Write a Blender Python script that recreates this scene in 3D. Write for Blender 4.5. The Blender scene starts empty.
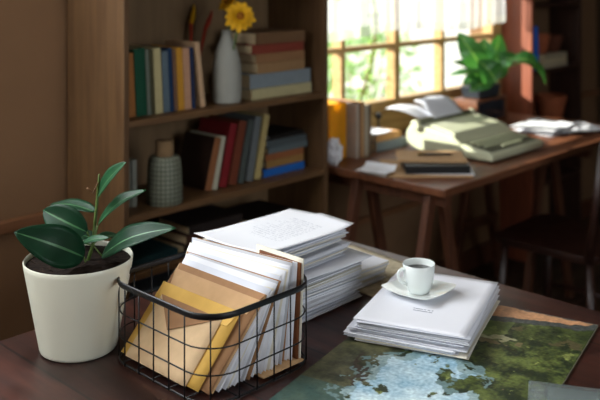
import bpy, bmesh, math, random
from math import sin, cos, pi, radians as R
from mathutils import Vector, Matrix, noise
random.seed(7)
C = bpy.context.scene.collection
CH = 1.435                       # eye height
RX = Vector((.692, -.722, 0)); FW = Vector((.722, .692, 0))

# ------------------------------------------------------------------ helpers
def Q(px, py, Z):                # a point seen at a place in the frame, Z metres away
    p = RX * ((px - 300) / 860 * Z) + FW * Z
    return Vector((p.x, p.y, CH - (py + 28) / 860 * Z))
def P(px, py, z):                # the same on a level plane
    return Q(px, py, 860 * (CH - z) / (py + 28))
def lin(h):
    h = h.lstrip('#'); o = []
    for i in (0, 2, 4):
        c = int(h[i:i+2], 16) / 255
        o.append(c / 12.92 if c <= .04045 else ((c + .055) / 1.055) ** 2.4)
    return (*o, 1)
def newmat(name):
    m = bpy.data.materials.new(name); m.use_nodes = True
    return m, m.node_tree, m.node_tree.nodes['Principled BSDF']
def mat(name, col, rough=.6, spec=.4, metal=0, var=.12, scale=30, bump=0, coat=0):
    m, nt, b = newmat(name); N = nt.nodes.new; L = nt.links.new
    c = lin(col)
    b.inputs['Roughness'].default_value = rough; b.inputs['Metallic'].default_value = metal
    b.inputs['Specular IOR Level'].default_value = spec; b.inputs['Coat Weight'].default_value = coat
    tc = N('ShaderNodeTexCoord'); n = N('ShaderNodeTexNoise'); n.inputs['Scale'].default_value = scale
    n.inputs['Detail'].default_value = 4
    L(tc.outputs['Object'], n.inputs['Vector'])
    r = N('ShaderNodeValToRGB')
    r.color_ramp.elements[0].color = (c[0]*(1-var), c[1]*(1-var), c[2]*(1-var), 1)
    r.color_ramp.elements[1].color = (min(1, c[0]*(1+var)), min(1, c[1]*(1+var)), min(1, c[2]*(1+var)), 1)
    r.color_ramp.elements[0].position = .3; r.color_ramp.elements[1].position = .7
    L(n.outputs['Fac'], r.inputs['Fac']); L(r.outputs['Color'], b.inputs['Base Color'])
    if bump:
        bp = N('ShaderNodeBump'); bp.inputs['Strength'].default_value = bump; bp.inputs['Distance'].default_value = .002
        L(n.outputs['Fac'], bp.inputs['Height']); L(bp.outputs['Normal'], b.inputs['Normal'])
    return m
def wood(name, c1, c2, rough=.45, axis=0, scale=9, spec=.4, planks=0, plank_w=.14, bump=.15):
    m, nt, b = newmat(name); N = nt.nodes.new; L = nt.links.new
    tc = N('ShaderNodeTexCoord'); mp = N('ShaderNodeMapping')
    s = [scale*6]*3; s[axis] = scale*.45; mp.inputs['Scale'].default_value = s
    L(tc.outputs['Object'], mp.inputs['Vector'])
    n = N('ShaderNodeTexNoise'); n.inputs['Scale'].default_value = 1; n.inputs['Detail'].default_value = 6
    n.inputs['Distortion'].default_value = .6
    L(mp.outputs['Vector'], n.inputs['Vector'])
    r = N('ShaderNodeValToRGB'); r.color_ramp.elements[0].color = lin(c1); r.color_ramp.elements[1].color = lin(c2)
    r.color_ramp.elements[0].position = .32; r.color_ramp.elements[1].position = .68
    L(n.outputs['Fac'], r.inputs['Fac']); col = r.outputs['Color']
    if planks:
        sp = N('ShaderNodeSeparateXYZ'); L(tc.outputs['Object'], sp.inputs[0])
        d = N('ShaderNodeMath'); d.operation = 'DIVIDE'; d.inputs[1].default_value = plank_w
        L(sp.outputs[1 - axis if axis < 2 else 0], d.inputs[0])
        f = N('ShaderNodeMath'); f.operation = 'FRACT'; L(d.outputs[0], f.inputs[0])
        g = N('ShaderNodeMath'); g.operation = 'LESS_THAN'; g.inputs[1].default_value = .025; L(f.outputs[0], g.inputs[0])
        fl = N('ShaderNodeMath'); fl.operation = 'FLOOR'; L(d.outputs[0], fl.inputs[0])
        wn = N('ShaderNodeTexWhiteNoise'); wn.noise_dimensions = '1D'; L(fl.outputs[0], wn.inputs['W'])
        mr = N('ShaderNodeMapRange'); mr.inputs['To Min'].default_value = .72; mr.inputs['To Max'].default_value = 1.2
        L(wn.outputs['Value'], mr.inputs['Value'])
        mx = N('ShaderNodeMix'); mx.data_type = 'RGBA'; mx.blend_type = 'MULTIPLY'; mx.inputs[0].default_value = 1
        L(col, mx.inputs[6]); L(mr.outputs[0], mx.inputs[7])
        m2 = N('ShaderNodeMix'); m2.data_type = 'RGBA'; m2.inputs[7].default_value = lin('#0d0705')
        L(g.outputs[0], m2.inputs[0]); L(mx.outputs[2], m2.inputs[6]); col = m2.outputs[2]
    L(col, b.inputs['Base Color'])
    rr = N('ShaderNodeMapRange'); rr.inputs['To Min'].default_value = max(0, rough-.1); rr.inputs['To Max'].default_value = rough+.15
    n2 = N('ShaderNodeTexNoise'); n2.inputs['Scale'].default_value = 14; n2.inputs['Detail'].default_value = 5
    L(tc.outputs['Object'], n2.inputs['Vector']); L(n2.outputs['Fac'], rr.inputs['Value']); L(rr.outputs[0], b.inputs['Roughness'])
    b.inputs['Specular IOR Level'].default_value = spec
    bp = N('ShaderNodeBump'); bp.inputs['Strength'].default_value = bump; bp.inputs['Distance'].default_value = .001
    L(n.outputs['Fac'], bp.inputs['Height']); L(bp.outputs['Normal'], b.inputs['Normal'])
    return m
def leafmat(name, col, rough=.35, trans=.0, scale=20, var=.3, spec=.5):
    m = mat(name, col, rough, spec, var=var, scale=scale)
    if trans:
        nt = m.node_tree; b = nt.nodes['Principled BSDF']; t = nt.nodes.new('ShaderNodeBsdfTranslucent')
        c = lin(col); t.inputs['Color'].default_value = (min(1, c[0]*1.6), min(1, c[1]*1.5), c[2]*.9, 1)
        mx = nt.nodes.new('ShaderNodeMixShader'); mx.inputs[0].default_value = trans
        nt.links.new(b.outputs[0], mx.inputs[1]); nt.links.new(t.outputs[0], mx.inputs[2])
        nt.links.new(mx.outputs[0], nt.nodes['Material Output'].inputs['Surface'])
    return m
def textpaper(name, paper, ink, x0, x1, y0, y1, line, seed=0., dens=.5):
    """paper with unreadable rows of typing between the given object-space margins (text runs along X)"""
    m, nt, b = newmat(name); N = nt.nodes.new; L = nt.links.new
    tc = N('ShaderNodeTexCoord'); sp = N('ShaderNodeSeparateXYZ'); L(tc.outputs['Object'], sp.inputs[0])
    def M(op, a, v):
        n = N('ShaderNodeMath'); n.operation = op
        for i, q in enumerate((a, v)):
            if isinstance(q, (int, float)): n.inputs[i].default_value = q
            else: L(q, n.inputs[i])
        return n.outputs[0]
    X, Y = sp.outputs[1], sp.outputs[0]
    row = M('DIVIDE', Y, line); fr = M('FRACT', row, 0); on = M('LESS_THAN', fr, .42); fl = M('FLOOR', row, 0)
    cb = N('ShaderNodeCombineXYZ'); L(M('MULTIPLY', X, 260), cb.inputs[0]); L(M('ADD', M('MULTIPLY', fl, 7.31), seed), cb.inputs[1])
    nz = N('ShaderNodeTexNoise'); nz.inputs['Scale'].default_value = 1; nz.inputs['Detail'].default_value = 1
    L(cb.outputs[0], nz.inputs['Vector'])
    ink_on = M('MULTIPLY', on, M('GREATER_THAN', nz.outputs['Fac'], dens - .08))
    wn = N('ShaderNodeTexWhiteNoise'); wn.noise_dimensions = '1D'; L(fl, wn.inputs['W'])
    xe = M('SUBTRACT', x1, M('MULTIPLY', wn.outputs['Value'], (x1-x0)*.35))
    for t in (M('GREATER_THAN', X, x0), M('LESS_THAN', X, xe), M('GREATER_THAN', Y, y0), M('LESS_THAN', Y, y1)):
        ink_on = M('MULTIPLY', ink_on, t)
    mx = N('ShaderNodeMix'); mx.data_type = 'RGBA'; mx.inputs[6].default_value = lin(paper); mx.inputs[7].default_value = lin(ink)
    L(ink_on, mx.inputs[0]); L(mx.outputs[2], b.inputs['Base Color']); b.inputs['Roughness'].default_value = .7
    b.inputs['Specular IOR Level'].default_value = .2
    return m

def obj(name, bm, m, parent=None, smooth=False, bevel=0, segs=2):
    me = bpy.data.meshes.new(name)
    bmesh.ops.recalc_face_normals(bm, faces=bm.faces[:]) if not getattr(bm, 'keep', 0) else None
    bm.to_mesh(me); bm.free()
    for x in (m if isinstance(m, (list, tuple)) else [m]): me.materials.append(x)
    o = bpy.data.objects.new(name, me); C.objects.link(o)
    if parent: o.parent = parent
    if smooth:
        for p in me.polygons: p.use_smooth = True
        try: me.set_sharp_from_angle(angle=R(42))
        except Exception: pass
    if bevel:
        b = o.modifiers.new('bevel', 'BEVEL'); b.width = bevel; b.segments = segs; b.limit_method = 'ANGLE'; b.angle_limit = R(50)
    return o
def tag(o, label=None, cat=None, group=None, kind=None):
    if label: o['label'] = label
    if cat: o['category'] = cat
    if group: o['group'] = group
    if kind: o['kind'] = kind
    return o
def thing(name, label, cat, loc=(0, 0, 0), rz=0, group=None, rot=None):
    o = bpy.data.objects.new(name, None); o.empty_display_size = .05; C.objects.link(o)
    o.location = loc; o.rotation_euler = rot if rot else (0, 0, rz)
    return tag(o, label, cat, group)
def copy_tree(o, parent=None):
    c = o.copy(); C.objects.link(c); c.parent = parent
    for ch in [x for x in C.objects if x.parent == o]: copy_tree(ch, c)
    return c
def B(): return bmesh.new()
def box(bm, x0, x1, y0, y1, z0, z1, M=None, mi=0):
    v = [bm.verts.new((x, y, z)) for x in (x0, x1) for y in (y0, y1) for z in (z0, z1)]
    if M is not None:
        for a in v: a.co = M @ a.co
    for q in ((0, 1, 3, 2), (4, 6, 7, 5), (0, 4, 5, 1), (2, 3, 7, 6), (0, 2, 6, 4), (1, 5, 7, 3)):
        f = bm.faces.new([v[i] for i in q]); f.material_index = mi
    return bm
def bar(bm, a, b, w, d, up=(0, 0, 1), mi=0):
    a = Vector(a); b = Vector(b); z = (b-a).normalized(); x = Vector(up).cross(z)
    if x.length < 1e-4: x = Vector((1, 0, 0)).cross(z)
    x.normalize(); y = z.cross(x)
    vs = [bm.verts.new(p + x*sx*w/2 + y*sy*d/2) for p in (a, b) for sx, sy in ((-1, -1), (1, -1), (1, 1), (-1, 1))]
    for q in ((0, 3, 2, 1), (4, 5, 6, 7), (0, 1, 5, 4), (1, 2, 6, 5), (2, 3, 7, 6), (3, 0, 4, 7)):
        bm.faces.new([vs[i] for i in q]).material_index = mi
    return bm
def tube(bm, pts, r, n=8, closed=False, radii=None, mi=0, fx=1., fz=1.):
    pts = [Vector(p) for p in pts]; k = len(pts); rings = []; prev = None
    for i, p in enumerate(pts):
        if closed: t = pts[(i+1) % k] - pts[i-1]
        else: t = pts[min(i+1, k-1)] - pts[max(i-1, 0)]
        t.normalize()
        if closed or prev is None:
            ref = Vector((0, 0, 1)) if abs(t.z) < .95 else Vector((1, 0, 0))
            x = ref.cross(t).normalized()
        else:
            x = (prev - t*prev.dot(t)).normalized()
        prev = x; y = t.cross(x); rr = radii[i] if radii else r
        rings.append([bm.verts.new(p + x*cos(2*pi*j/n)*rr*fx + y*sin(2*pi*j/n)*rr*fz) for j in range(n)])
    for i in range(k if closed else k-1):
        a, b = rings[i], rings[(i+1) % k]
        for j in range(n):
            f = bm.faces.new((a[j], a[(j+1) % n], b[(j+1) % n], b[j])); f.material_index = mi; f.smooth = True
    if not closed:
        bm.faces.new(rings[0][::-1]).material_index = mi; bm.faces.new(rings[-1]).material_index = mi
    return bm
def lathe(bm, prof, n=48, cx=0, cy=0, sx=1., sy=1., mi=0):
    rings = []
    for r, z in prof:
        if r < 1e-5: rings.append([bm.verts.new((cx, cy, z))])
        else: rings.append([bm.verts.new((cx+cos(2*pi*j/n)*r*sx, cy+sin(2*pi*j/n)*r*sy, z)) for j in range(n)])
    for a, b in zip(rings, rings[1:]):
        for j in range(n):
            q = []
            for v in (a[j % len(a)], a[(j+1) % len(a)], b[(j+1) % len(b)], b[j % len(b)]):
                if v not in q: q.append(v)
            if len(q) > 2:
                try: bm.faces.new(q).material_index = mi
                except ValueError: pass
    return bm
def prism(bm, poly, x0, x1, mi=0):          # (y, z) outline extruded along x
    a = [bm.verts.new((x0, y, z)) for y, z in poly]; b = [bm.verts.new((x1, y, z)) for y, z in poly]
    bm.faces.new(a).material_index = mi; bm.faces.new(b[::-1]).material_index = mi
    for i in range(len(poly)):
        j = (i+1) % len(poly); bm.faces.new((a[i], b[i], b[j], a[j])).material_index = mi
    return bm
def sheet(bm, x0, x1, y0, y1, fz, nx=12, ny=10, t=.0004, mi=0, M=None):     # a thin sheet with top and underside
    top = [[None]*(ny+1) for _ in range(nx+1)]; bot = [[None]*(ny+1) for _ in range(nx+1)]
    for i in range(nx+1):
        for j in range(ny+1):
            x = x0+(x1-x0)*i/nx; y = y0+(y1-y0)*j/ny; z = fz(x, y)
            for arr, dz in ((top, t), (bot, 0)):
                co = Vector((x, y, z+dz)); arr[i][j] = bm.verts.new(M @ co if M is not None else co)
    F = bm.faces.new
    for i in range(nx):
        for j in range(ny):
            for q in ((top[i][j], top[i+1][j], top[i+1][j+1], top[i][j+1]), (bot[i][j], bot[i][j+1], bot[i+1][j+1], bot[i+1][j])):
                f = F(q); f.material_index = mi; f.smooth = True
    for i in range(nx):
        F((bot[i][0], bot[i+1][0], top[i+1][0], top[i][0])).material_index = mi
        F((top[i][ny], top[i+1][ny], bot[i+1][ny], bot[i][ny])).material_index = mi
    for j in range(ny):
        F((top[0][j], top[0][j+1], bot[0][j+1], bot[0][j])).material_index = mi
        F((bot[nx][j], bot[nx][j+1], top[nx][j+1], top[nx][j])).material_index = mi
    return bm
def leaf_bm(base, tip, nrm, w, bend=.0, fold=.25, n=14, shape=1., wave=0.):
    """pointed oval leaf with a midrib (material 1) and a slight fold along it"""
    bm = B(); base = Vector(base); tip = Vector(tip); d = tip - base; L_ = d.length; dn = d.normalized()
    nn = Vector(nrm); nn = (nn - dn*nn.dot(dn)).normalized(); s = dn.cross(nn); prev = None
    cols = (-1, -.72, -.4, -.06, .06, .4, .72, 1)
    for i in range(n+1):
        t = i/n
        hw = w*(sin(pi*min(1, t**.85*.97+.03))**.72)*shape if t < 1 else 0.0004
        if t < .04: hw = min(hw, .12*w)
        c = base + d*t + nn*(bend*L_*(sin(pi*t)) )
        row = []
        for q in cols:
            lift = (abs(q)**1.3)*hw*fold + wave*hw*sin(t*L_*95 + (0 if q > 0 else 1.3))*abs(q)*.5
            row.append(bm.verts.new(c + s*hw*q + nn*lift))
        if prev:
            for k in range(7):
                f = bm.faces.new((prev[k], prev[k+1], row[k+1], row[k])); f.smooth = True
                f.material_index = 1 if k == 3 else 0
        prev = row
    return bm
def rrect(x0, x1, y0, y1, r, z, n=7):
    out = []
    for cx, cy, a in ((x1-r, y1-r, 0), (x0+r, y1-r, 90), (x0+r, y0+r, 180), (x1-r, y0+r, 270)):
        for k in range(n+1):
            t = R(a+90*k/n); out.append((cx+r*cos(t), cy+r*sin(t), z))
    return out

# ------------------------------------------------------------------ materials
M_wall = mat('wall plaster', '#7a5c42', .85, .2, var=.07, scale=3, bump=.1)
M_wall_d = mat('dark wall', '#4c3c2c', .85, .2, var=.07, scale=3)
M_floor = wood('floor boards', '#30241b', '#4a3a2b', .5, 0, 6, planks=1, plank_w=.12)
M_ceil = mat('ceiling paint', '#8f8474', .9, .2, var=.03)
M_rail = wood('rail wood', '#6a4426', '#80553a', .5, 0, 9)
M_table = wood('table top', '#24110e', '#43231b', .34, 1, 7, spec=.5, planks=1, plank_w=.19, bump=.25)
M_case = wood('bookcase wood', '#503720', '#63482c', .55, 2, 7)
M_shelf = wood('bookcase shelf wood', '#553c24', '#6e4f31', .5, 0, 7)
M_caseback = wood('bookcase back board', '#6a5236', '#7a6042', .6, 2, 5)
M_desk = wood('desk wood', '#5a3522', '#7c4c31', .38, 0, 8, spec=.5)
M_trestle = wood('trestle wood', '#47281a', '#603823', .5, 2, 8)
M_win = wood('window wood', '#a1804f', '#bd9a68', .45, 0, 8)
M_chair = wood('chair wood', '#1c0e0a', '#331a12', .35, 2, 8, spec=.5)
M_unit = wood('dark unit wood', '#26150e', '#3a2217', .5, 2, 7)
M_unit_sunlit = wood('sunlit unit wood', '#713a25', '#8f4c32', .5, 2, 7)  # lighter copy of the unit wood, sunlight put into the colour
M_pot = mat('pot glaze', '#dcdccb', .3, .5, var=.02, scale=8)
M_soil = mat('soil', '#1d1510', .95, .1, var=.5, scale=90, bump=1)
M_lf = leafmat('rubber plant leaf', '#12331f', .42, .0, 25, .2, spec=.15)
M_lf2 = leafmat('rubber plant leaf light', '#1b4629', .4, .1, 25, .2, spec=.2)
M_rib = mat('leaf midrib', '#3d6b41', .4, var=.05)
M_stem = mat('stem green', '#556b32', .5)
M_stemb = mat('stem brown', '#6b4a2c', .6)
M_wire = mat('black wire', '#101012', .42, .5, metal=.3, var=.05)
M_white = mat('paper white', '#e3e4ea', .75, .2, var=.015, scale=5)
M_white2 = mat('paper cool', '#d5d8e2', .75, .2, var=.015, scale=5)
M_cream = mat('paper cream', '#dcd6c6', .75, .2, var=.02, scale=5)
M_grayp = mat('paper grey', '#b9bac0', .75, .2, var=.03, scale=5)
M_kraft = mat('kraft paper', '#b8946c', .75, .2, var=.05, scale=60)
M_kraft2 = mat('pale kraft paper', '#d0b28c', .75, .2, var=.05, scale=60)
M_kraft3 = mat('brown kraft paper', '#96704f', .75, .2, var=.06, scale=60)
M_must = mat('mustard paper', '#c99f4c', .65, .25, var=.05, scale=40)
M_brown = mat('brown card', '#6b4026', .7, .2, var=.08, scale=40)
M_cup = mat('cup porcelain', '#e4eae8', .15, .6, var=.01, coat=.4)
M_coffee = mat('coffee', '#160a05', .08, .6, var=.1)
M_type = mat('typewriter plastic', '#c2c5a8', .38, .5, var=.02)
M_typed = mat('typewriter keys', '#b3b795', .45, .4, var=.03)
M_typek = mat('typewriter dark gap', '#4e5040', .6, .3, var=.03)
M_black = mat('black plastic', '#0f0d0d', .5, .4, var=.05)
M_blackm = mat('black metal', '#15120f', .4, .5, metal=.4)
M_terra = mat('terracotta', '#9c5638', .8, .2, var=.12, scale=25)
M_terrad = mat('dark terracotta', '#5c3324', .8, .2, var=.12, scale=25)
M_vase = mat('vase stoneware', '#9a9a92', .55, .35, var=.05, scale=12)
M_cork = mat('stopper cork', '#83694b', .8, .2, var=.12, scale=60)
M_pages = mat('book pages', '#cbb894', .85, .1, var=.08, scale=120)
M_plant = leafmat('window plant leaf', '#3b7238', .3, .35, 12, .25)
M_plantr = leafmat('window plant rib', '#7fae5a', .4, .3)
M_glassd = mat('dark glass', '#1d2630', .1, .6, var=.2, scale=20)
M_red = mat('dried red stem', '#a8321c', .6)
M_yel = mat('yellow petal', '#dba61c', .6, .2, var=.1, scale=60)
M_yelc = mat('flower centre', '#8a5410', .8, .2, var=.3, scale=150)
M_brass = mat('brass', '#c89a3e', .3, .5, metal=.8)
M_sleeve_edge = mat('sleeve edge', '#c8cdd0', .3)

def grid_vase_mat():
    m, nt, b = newmat('ribbed ceramic'); N = nt.nodes.new; L = nt.links.new
    tc = N('ShaderNodeTexCoord'); sp = N('ShaderNodeSeparateXYZ'); L(tc.outputs['Object'], sp.inputs[0])
    at = N('ShaderNodeMath'); at.operation = 'ARCTAN2'; L(sp.outputs[1], at.inputs[0]); L(sp.outputs[0], at.inputs[1])
    def wv(s, k):
        a = N('ShaderNodeMath'); a.operation = 'MULTIPLY'; a.inputs[1].default_value = k; L(s, a.inputs[0])
        c = N('ShaderNodeMath'); c.operation = 'SINE'; L(a.outputs[0], c.inputs[0])
        g = N('ShaderNodeMath'); g.operation = 'GREATER_THAN'; g.inputs[1].default_value = -.72; L(c.outputs[0], g.inputs[0]); return g.outputs[0]
    mn = N('ShaderNodeMath'); mn.operation = 'MINIMUM'; L(wv(at.outputs[0], 24), mn.inputs[0]); L(wv(sp.outputs[2], 480), mn.inputs[1])
    mx = N('ShaderNodeMix'); mx.data_type = 'RGBA'; mx.inputs[6].default_value = lin('#4c4f42'); mx.inputs[7].default_value = lin('#7b7f6e')
    L(mn.outputs[0], mx.inputs[0]); L(mx.outputs[2], b.inputs['Base Color']); b.inputs['Roughness'].default_value = .6
    bp = N('ShaderNodeBump'); bp.inputs['Strength'].default_value = .5; bp.inputs['Distance'].default_value = .002
    L(mn.outputs[0], bp.inputs['Height']); L(bp.outputs['Normal'], b.inputs['Normal']); return m
M_grid = grid_vase_mat()
def sheer(name, col, transp, transl, bands=False):
    m = bpy.data.materials.new(name); m.use_nodes = True; nt = m.node_tree; nt.nodes.clear(); N = nt.nodes.new; L = nt.links.new
    o = N('ShaderNodeOutputMaterial'); d = N('ShaderNodeBsdfDiffuse'); t = N('ShaderNodeBsdfTranslucent'); tr = N('ShaderNodeBsdfTransparent')
    d.inputs[0].default_value = lin(col); t.inputs[0].default_value = lin(col)
    a = N('ShaderNodeMixShader'); a.inputs[0].default_value = transl; L(d.outputs[0], a.inputs[1]); L(t.outputs[0], a.inputs[2])
    b = N('ShaderNodeMixShader'); b.inputs[0].default_value = transp; L(a.outputs[0], b.inputs[1]); L(tr.outputs[0], b.inputs[2])
    if bands:
        tc = N('ShaderNodeTexCoord'); n = N('ShaderNodeTexNoise'); n.inputs['Scale'].default_value = 60; L(tc.outputs['Object'], n.inputs['Vector'])
        r = N('ShaderNodeMapRange'); r.inputs['From Min'].default_value = .35; r.inputs['From Max'].default_value = .65
        r.inputs['To Min'].default_value = transp*.5; r.inputs['To Max'].default_value = min(1, transp*1.4)
        L(n.outputs['Fac'], r.inputs['Value']); L(r.outputs[0], b.inputs[0])
    L(b.outputs[0], o.inputs[0]); return m
M_curtain = sheer('sheer curtain', '#dcdde0', .45, .5)
M_hem = sheer('curtain hem', '#dcdcd6', .3, .4)
M_blind = sheer('added sun blind cloth', '#e8e6de', 0, .5)
def pane_mat():
    m = bpy.data.materials.new('window glass'); m.use_nodes = True; nt = m.node_tree; nt.nodes.clear(); N = nt.nodes.new; L = nt.links.new
    o = N('ShaderNodeOutputMaterial'); g = N('ShaderNodeBsdfGlossy'); g.inputs['Roughness'].default_value = .02; tr = N('ShaderNodeBsdfTransparent')
    tr.inputs[0].default_value = (.96, .98, .97, 1); b = N('ShaderNodeMixShader'); b.inputs[0].default_value = .05; L(tr.outputs[0], b.inputs[1]); L(g.outputs[0], b.inputs[2]); L(b.outputs[0], o.inputs[0]); return m
M_pane = pane_mat()

# ------------------------------------------------------------------ room
def struct(name, bm, m, parent=None, **k):
    o = obj(name, bm, m, parent, **k)
    if not parent: o['kind'] = 'structure'
    return o
WV = 2.283; U0, U1, V0, CEIL = -.75, 4.95, -1.9, 2.9
bm = B(); box(bm, U0, U1, V0, WV, -.1, 0); struct('floor', bm, M_floor)
bm = B(); box(bm, U0-.15, U1+.15, V0-.15, WV+.15, CEIL, CEIL+.1); struct('ceiling', bm, M_ceil)
W1 = (1.88, 3.80, .838, 1.95); W2 = (.95, 2.15, 1.3, 2.6); W3 = (-.4, .98, 1.5, 2.8)
bm = B()
for x0, x1, z0, z1 in ((U0-.15, W3[0], 0, CEIL), (W3[0], W3[1], 0, W3[2]), (W3[0], W3[1], W3[3], CEIL), (W3[1], W1[0], 0, CEIL),
                       (W1[0], W1[1], 0, W1[2]), (W1[0], W1[1], W1[3], CEIL), (W1[1], U1+.15, 0, CEIL)):
    box(bm, x0, x1, WV, WV+.15, z0, z1)
struct('wall_back', bm, M_wall)
bm = B(); box(bm, U1, U1+.15, V0-.15, WV, 0, CEIL); struct('wall_right', bm, M_wall_d)
bm = B()
for y0, y1, z0, z1 in ((V0-.15, W2[0], 0, CEIL), (W2[0], W2[1], 0, W2[2]), (W2[0], W2[1], W2[3], CEIL), (W2[1], WV, 0, CEIL)):
    box(bm, U0-.15, U0, y0, y1, z0, z1)
struct('wall_left', bm, M_wall)
W_fill = (.4, 2.0, .9, 2.3); bm = B()  # opening for the added fill window
for x0, x1, z0, z1 in ((U0, W_fill[0], 0, CEIL), (W_fill[0], W_fill[1], 0, W_fill[2]), (W_fill[0], W_fill[1], W_fill[3], CEIL), (W_fill[1], U1, 0, CEIL)): box(bm, x0, x1, V0-.15, V0, z0, z1)
struct('wall_front', bm, M_wall_d)
bm = B(); box(bm, U0, 1.36, WV-.02, WV, .70, .735); struct('trim_1', bm, M_rail, bevel=.004)
bm = B(); box(bm, 4.40, U1, WV-.02, WV, .70, .735); struct('trim_2', bm, M_rail, bevel=.004)
bm = B(); box(bm, 2.24, 4.2, WV-.02, WV, .395, .42); struct('trim_3', bm, M_rail, bevel=.004)
bm = B(); box(bm, 2.24, U1, WV-.018, WV, 0, .1); struct('baseboard_back', bm, M_trestle, bevel=.003)

def window(name, W, us, zs, depth=.045, main=()):
    r = bpy.data.objects.new(name, None); C.objects.link(r); r['kind'] = 'structure'; r.location = (0, 0, 0)
    x0, x1, z0, z1 = W; y0, y1 = WV-.012, WV+depth
    bm = B(); box(bm, x0, x1, y0, y1, z0, z0+.05); box(bm, x0, x1, y0, y1, z1-.05, z1)
    box(bm, x0, x0+.045, y0, y1, z0+.05, z1-.05); box(bm, x1-.045, x1, y0, y1, z0+.05, z1-.05)
    obj('window_frame', bm, M_win, r, bevel=.003)
    for i, u in enumerate(us):
        w = .018 if i in main else .012
        bm = B(); box(bm, u-w, u+w, y0+.003, y1-.005, z0+.045, z1-.045); obj('mullion', bm, M_win, r, bevel=.003)
    for z in zs:
        bm = B(); box(bm, x0+.03, x1-.03, y0+.008, y1-.01, z-.011, z+.011); obj('glazing_bar', bm, M_win, r, bevel=.002)
    xs = [x0+.04]+list(us)+[x1-.04]; zz = [z0+.04]+list(zs)+[z1-.04]
    for a, b_ in zip(xs, xs[1:]):
        for c, d in zip(zz, zz[1:]):
            bm = B(); box(bm, a, b_, WV+.02, WV+.023, c, d); obj('pane', bm, M_pane, r)
    return r
w1 = window('window_1', W1, (2.25, 2.627, 2.984, 3.333), (1.118, 1.40, 1.68), main=(2,))
bm = B(); box(bm, 2.235, 3.81, WV-.03, WV, .752, .84); obj('sill_board', bm, M_win, w1, bevel=.004)
bm = B(); box(bm, 3.795, 3.83, WV-.02, WV, .84, 2.0); obj('casing', bm, M_win, w1, bevel=.004)
w2 = window('window_2', W2, (1.35, 1.75), (1.95,), main=()); w2.rotation_euler = (0, 0, R(90)); w2.location = (WV+U0, 0, 0)
bm = B(); box(bm, W2[0]+.02, W2[1]-.02, WV-.02, WV-.018, W2[2]+.0, W2[3]); obj('added_sun_blind', bm, M_blind, w2)  # unseen blind, added to keep direct sun off the table
w3 = window('window_3', W3, (.06, .52), (2.15,))
bm = B(); box(bm, W3[0]+.02, W3[1]-.02, WV-.02, WV-.018, W3[2], W3[3]); obj('added_sun_blind', bm, M_blind, w3)  # same unseen blind, added here to stop the sun

w_fill = window('fill_window', W_fill, (.93, 1.47), (1.6,)); w_fill.rotation_euler = (0, 0, pi); w_fill.location = (2.4, WV+V0, 0)  # unseen window, added behind the camera to go with the fill light
# sheer valance over the window
bm = B(); nx = 150; cols = []
for i in range(nx+1):
    u = 2.24+(3.78-2.24)*i/nx; ph = u*70+sin(u*9)*2; hem = 1.178+.012*sin(u*7)
    y = 2.205+.012*sin(ph)
    cols.append([bm.verts.new((u, y+.004*sin(z*9+u*5), z)) for z in (1.98, 1.7, 1.45, 1.3, hem+.035, hem+.03, hem)])
for a, b_ in zip(cols, cols[1:]):
    for k in range(6):
        f = bm.faces.new((a[k], b_[k], b_[k+1], a[k+1])); f.smooth = True; f.material_index = 1 if k >= 4 else 0
cur = obj('curtain', bm, [M_curtain, M_hem]); tag(cur, 'sheer white pleated curtain valance across the top of the window', 'curtain')
bm = B(); tube(bm, [(2.2, 2.205, 1.985), (3.82, 2.205, 1.985)], .008, 12); box(bm, 2.21, 2.22, 2.205, WV, 1.975, 1.995); box(bm, 3.79, 3.80, 2.205, WV, 1.975, 1.995)
tag(obj('curtain_rod', bm, M_brass), 'thin brass rod carrying the sheer curtain above the window', 'curtain rod')

# ------------------------------------------------------------------ garden beyond the glass
bm = B(); box(bm, -14, 45, WV+.15, 60, -.5, -.35)
tag(obj('garden_ground', bm, mat('pale gravel', '#b4b0a6', .9, .1, var=.08, scale=2)), kind='structure')
def shrub(name, label, x, y, z0, z1, rad, n, m, seed, cat='shrub', lw=.05):
    random.seed(seed); r = thing(name, label, cat, (x, y, -.35), group=None)
    bm = B()
    for i in range(n):
        a = random.uniform(0, 2*pi); t = random.random(); h = z0+(z1-z0)*t
        rr = rad*math.sqrt(random.random())*(1-.35*abs(2*t-1))
        c = Vector((rr*cos(a), rr*sin(a), h+.35)); L_ = random.uniform(.7, 1.5)*lw
        d = Vector((random.uniform(-1, 1), random.uniform(-1, 1), random.uniform(-.6, .9))).normalized()
        s = d.cross(Vector((random.uniform(-1, 1), random.uniform(-1, 1), random.uniform(-1, 1)))).normalized()*L_*.36
        vs = [bm.verts.new(p) for p in (c-d*L_, c-d*L_*.1+s, c+d*L_, c-d*L_*.1-s)]
        bm.faces.new(vs)
    obj('foliage', bm, m, r)
    bm = B()
    for k in range(6):
        a = k*1.05; e = Vector((cos(a)*rad*.6, sin(a)*rad*.6, z1*.8+.35)); tube(bm, [(0, 0, 0), e*.5+Vector((0, 0, .1)), e], .012, 5, radii=[.018, .012, .005])
    obj('stems', bm, M_stemb, r)
G1 = leafmat('garden leaf pale', '#a9bb86', .5, .45, 3, .25); G2 = leafmat('garden leaf mid', '#86a673', .5, .4, 3, .25)
G3 = leafmat('garden leaf blossom', '#e0b09a', .5, .4, 3, .15)
shrub('garden_shrub', 'mid green leafy shrub outside the leftmost window panes', 3.3, 3.75, .1, .95, .42, 520, G2, 1)
shrub('garden_shrub', 'low mid green shrub outside behind the middle panes', 4.6, 4.6, 0, .95, .6, 700, G2, 2)
shrub('garden_shrub', 'full green shrub outside near the right panes, beyond the window plant', 6.0, 5.0, -.1, .95, .65, 760, G2, 3)
shrub('garden_shrub', 'pink flowering bush low outside the window', 4.6, 6.2, -.2, .45, .4, 260, G3, 4)
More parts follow.
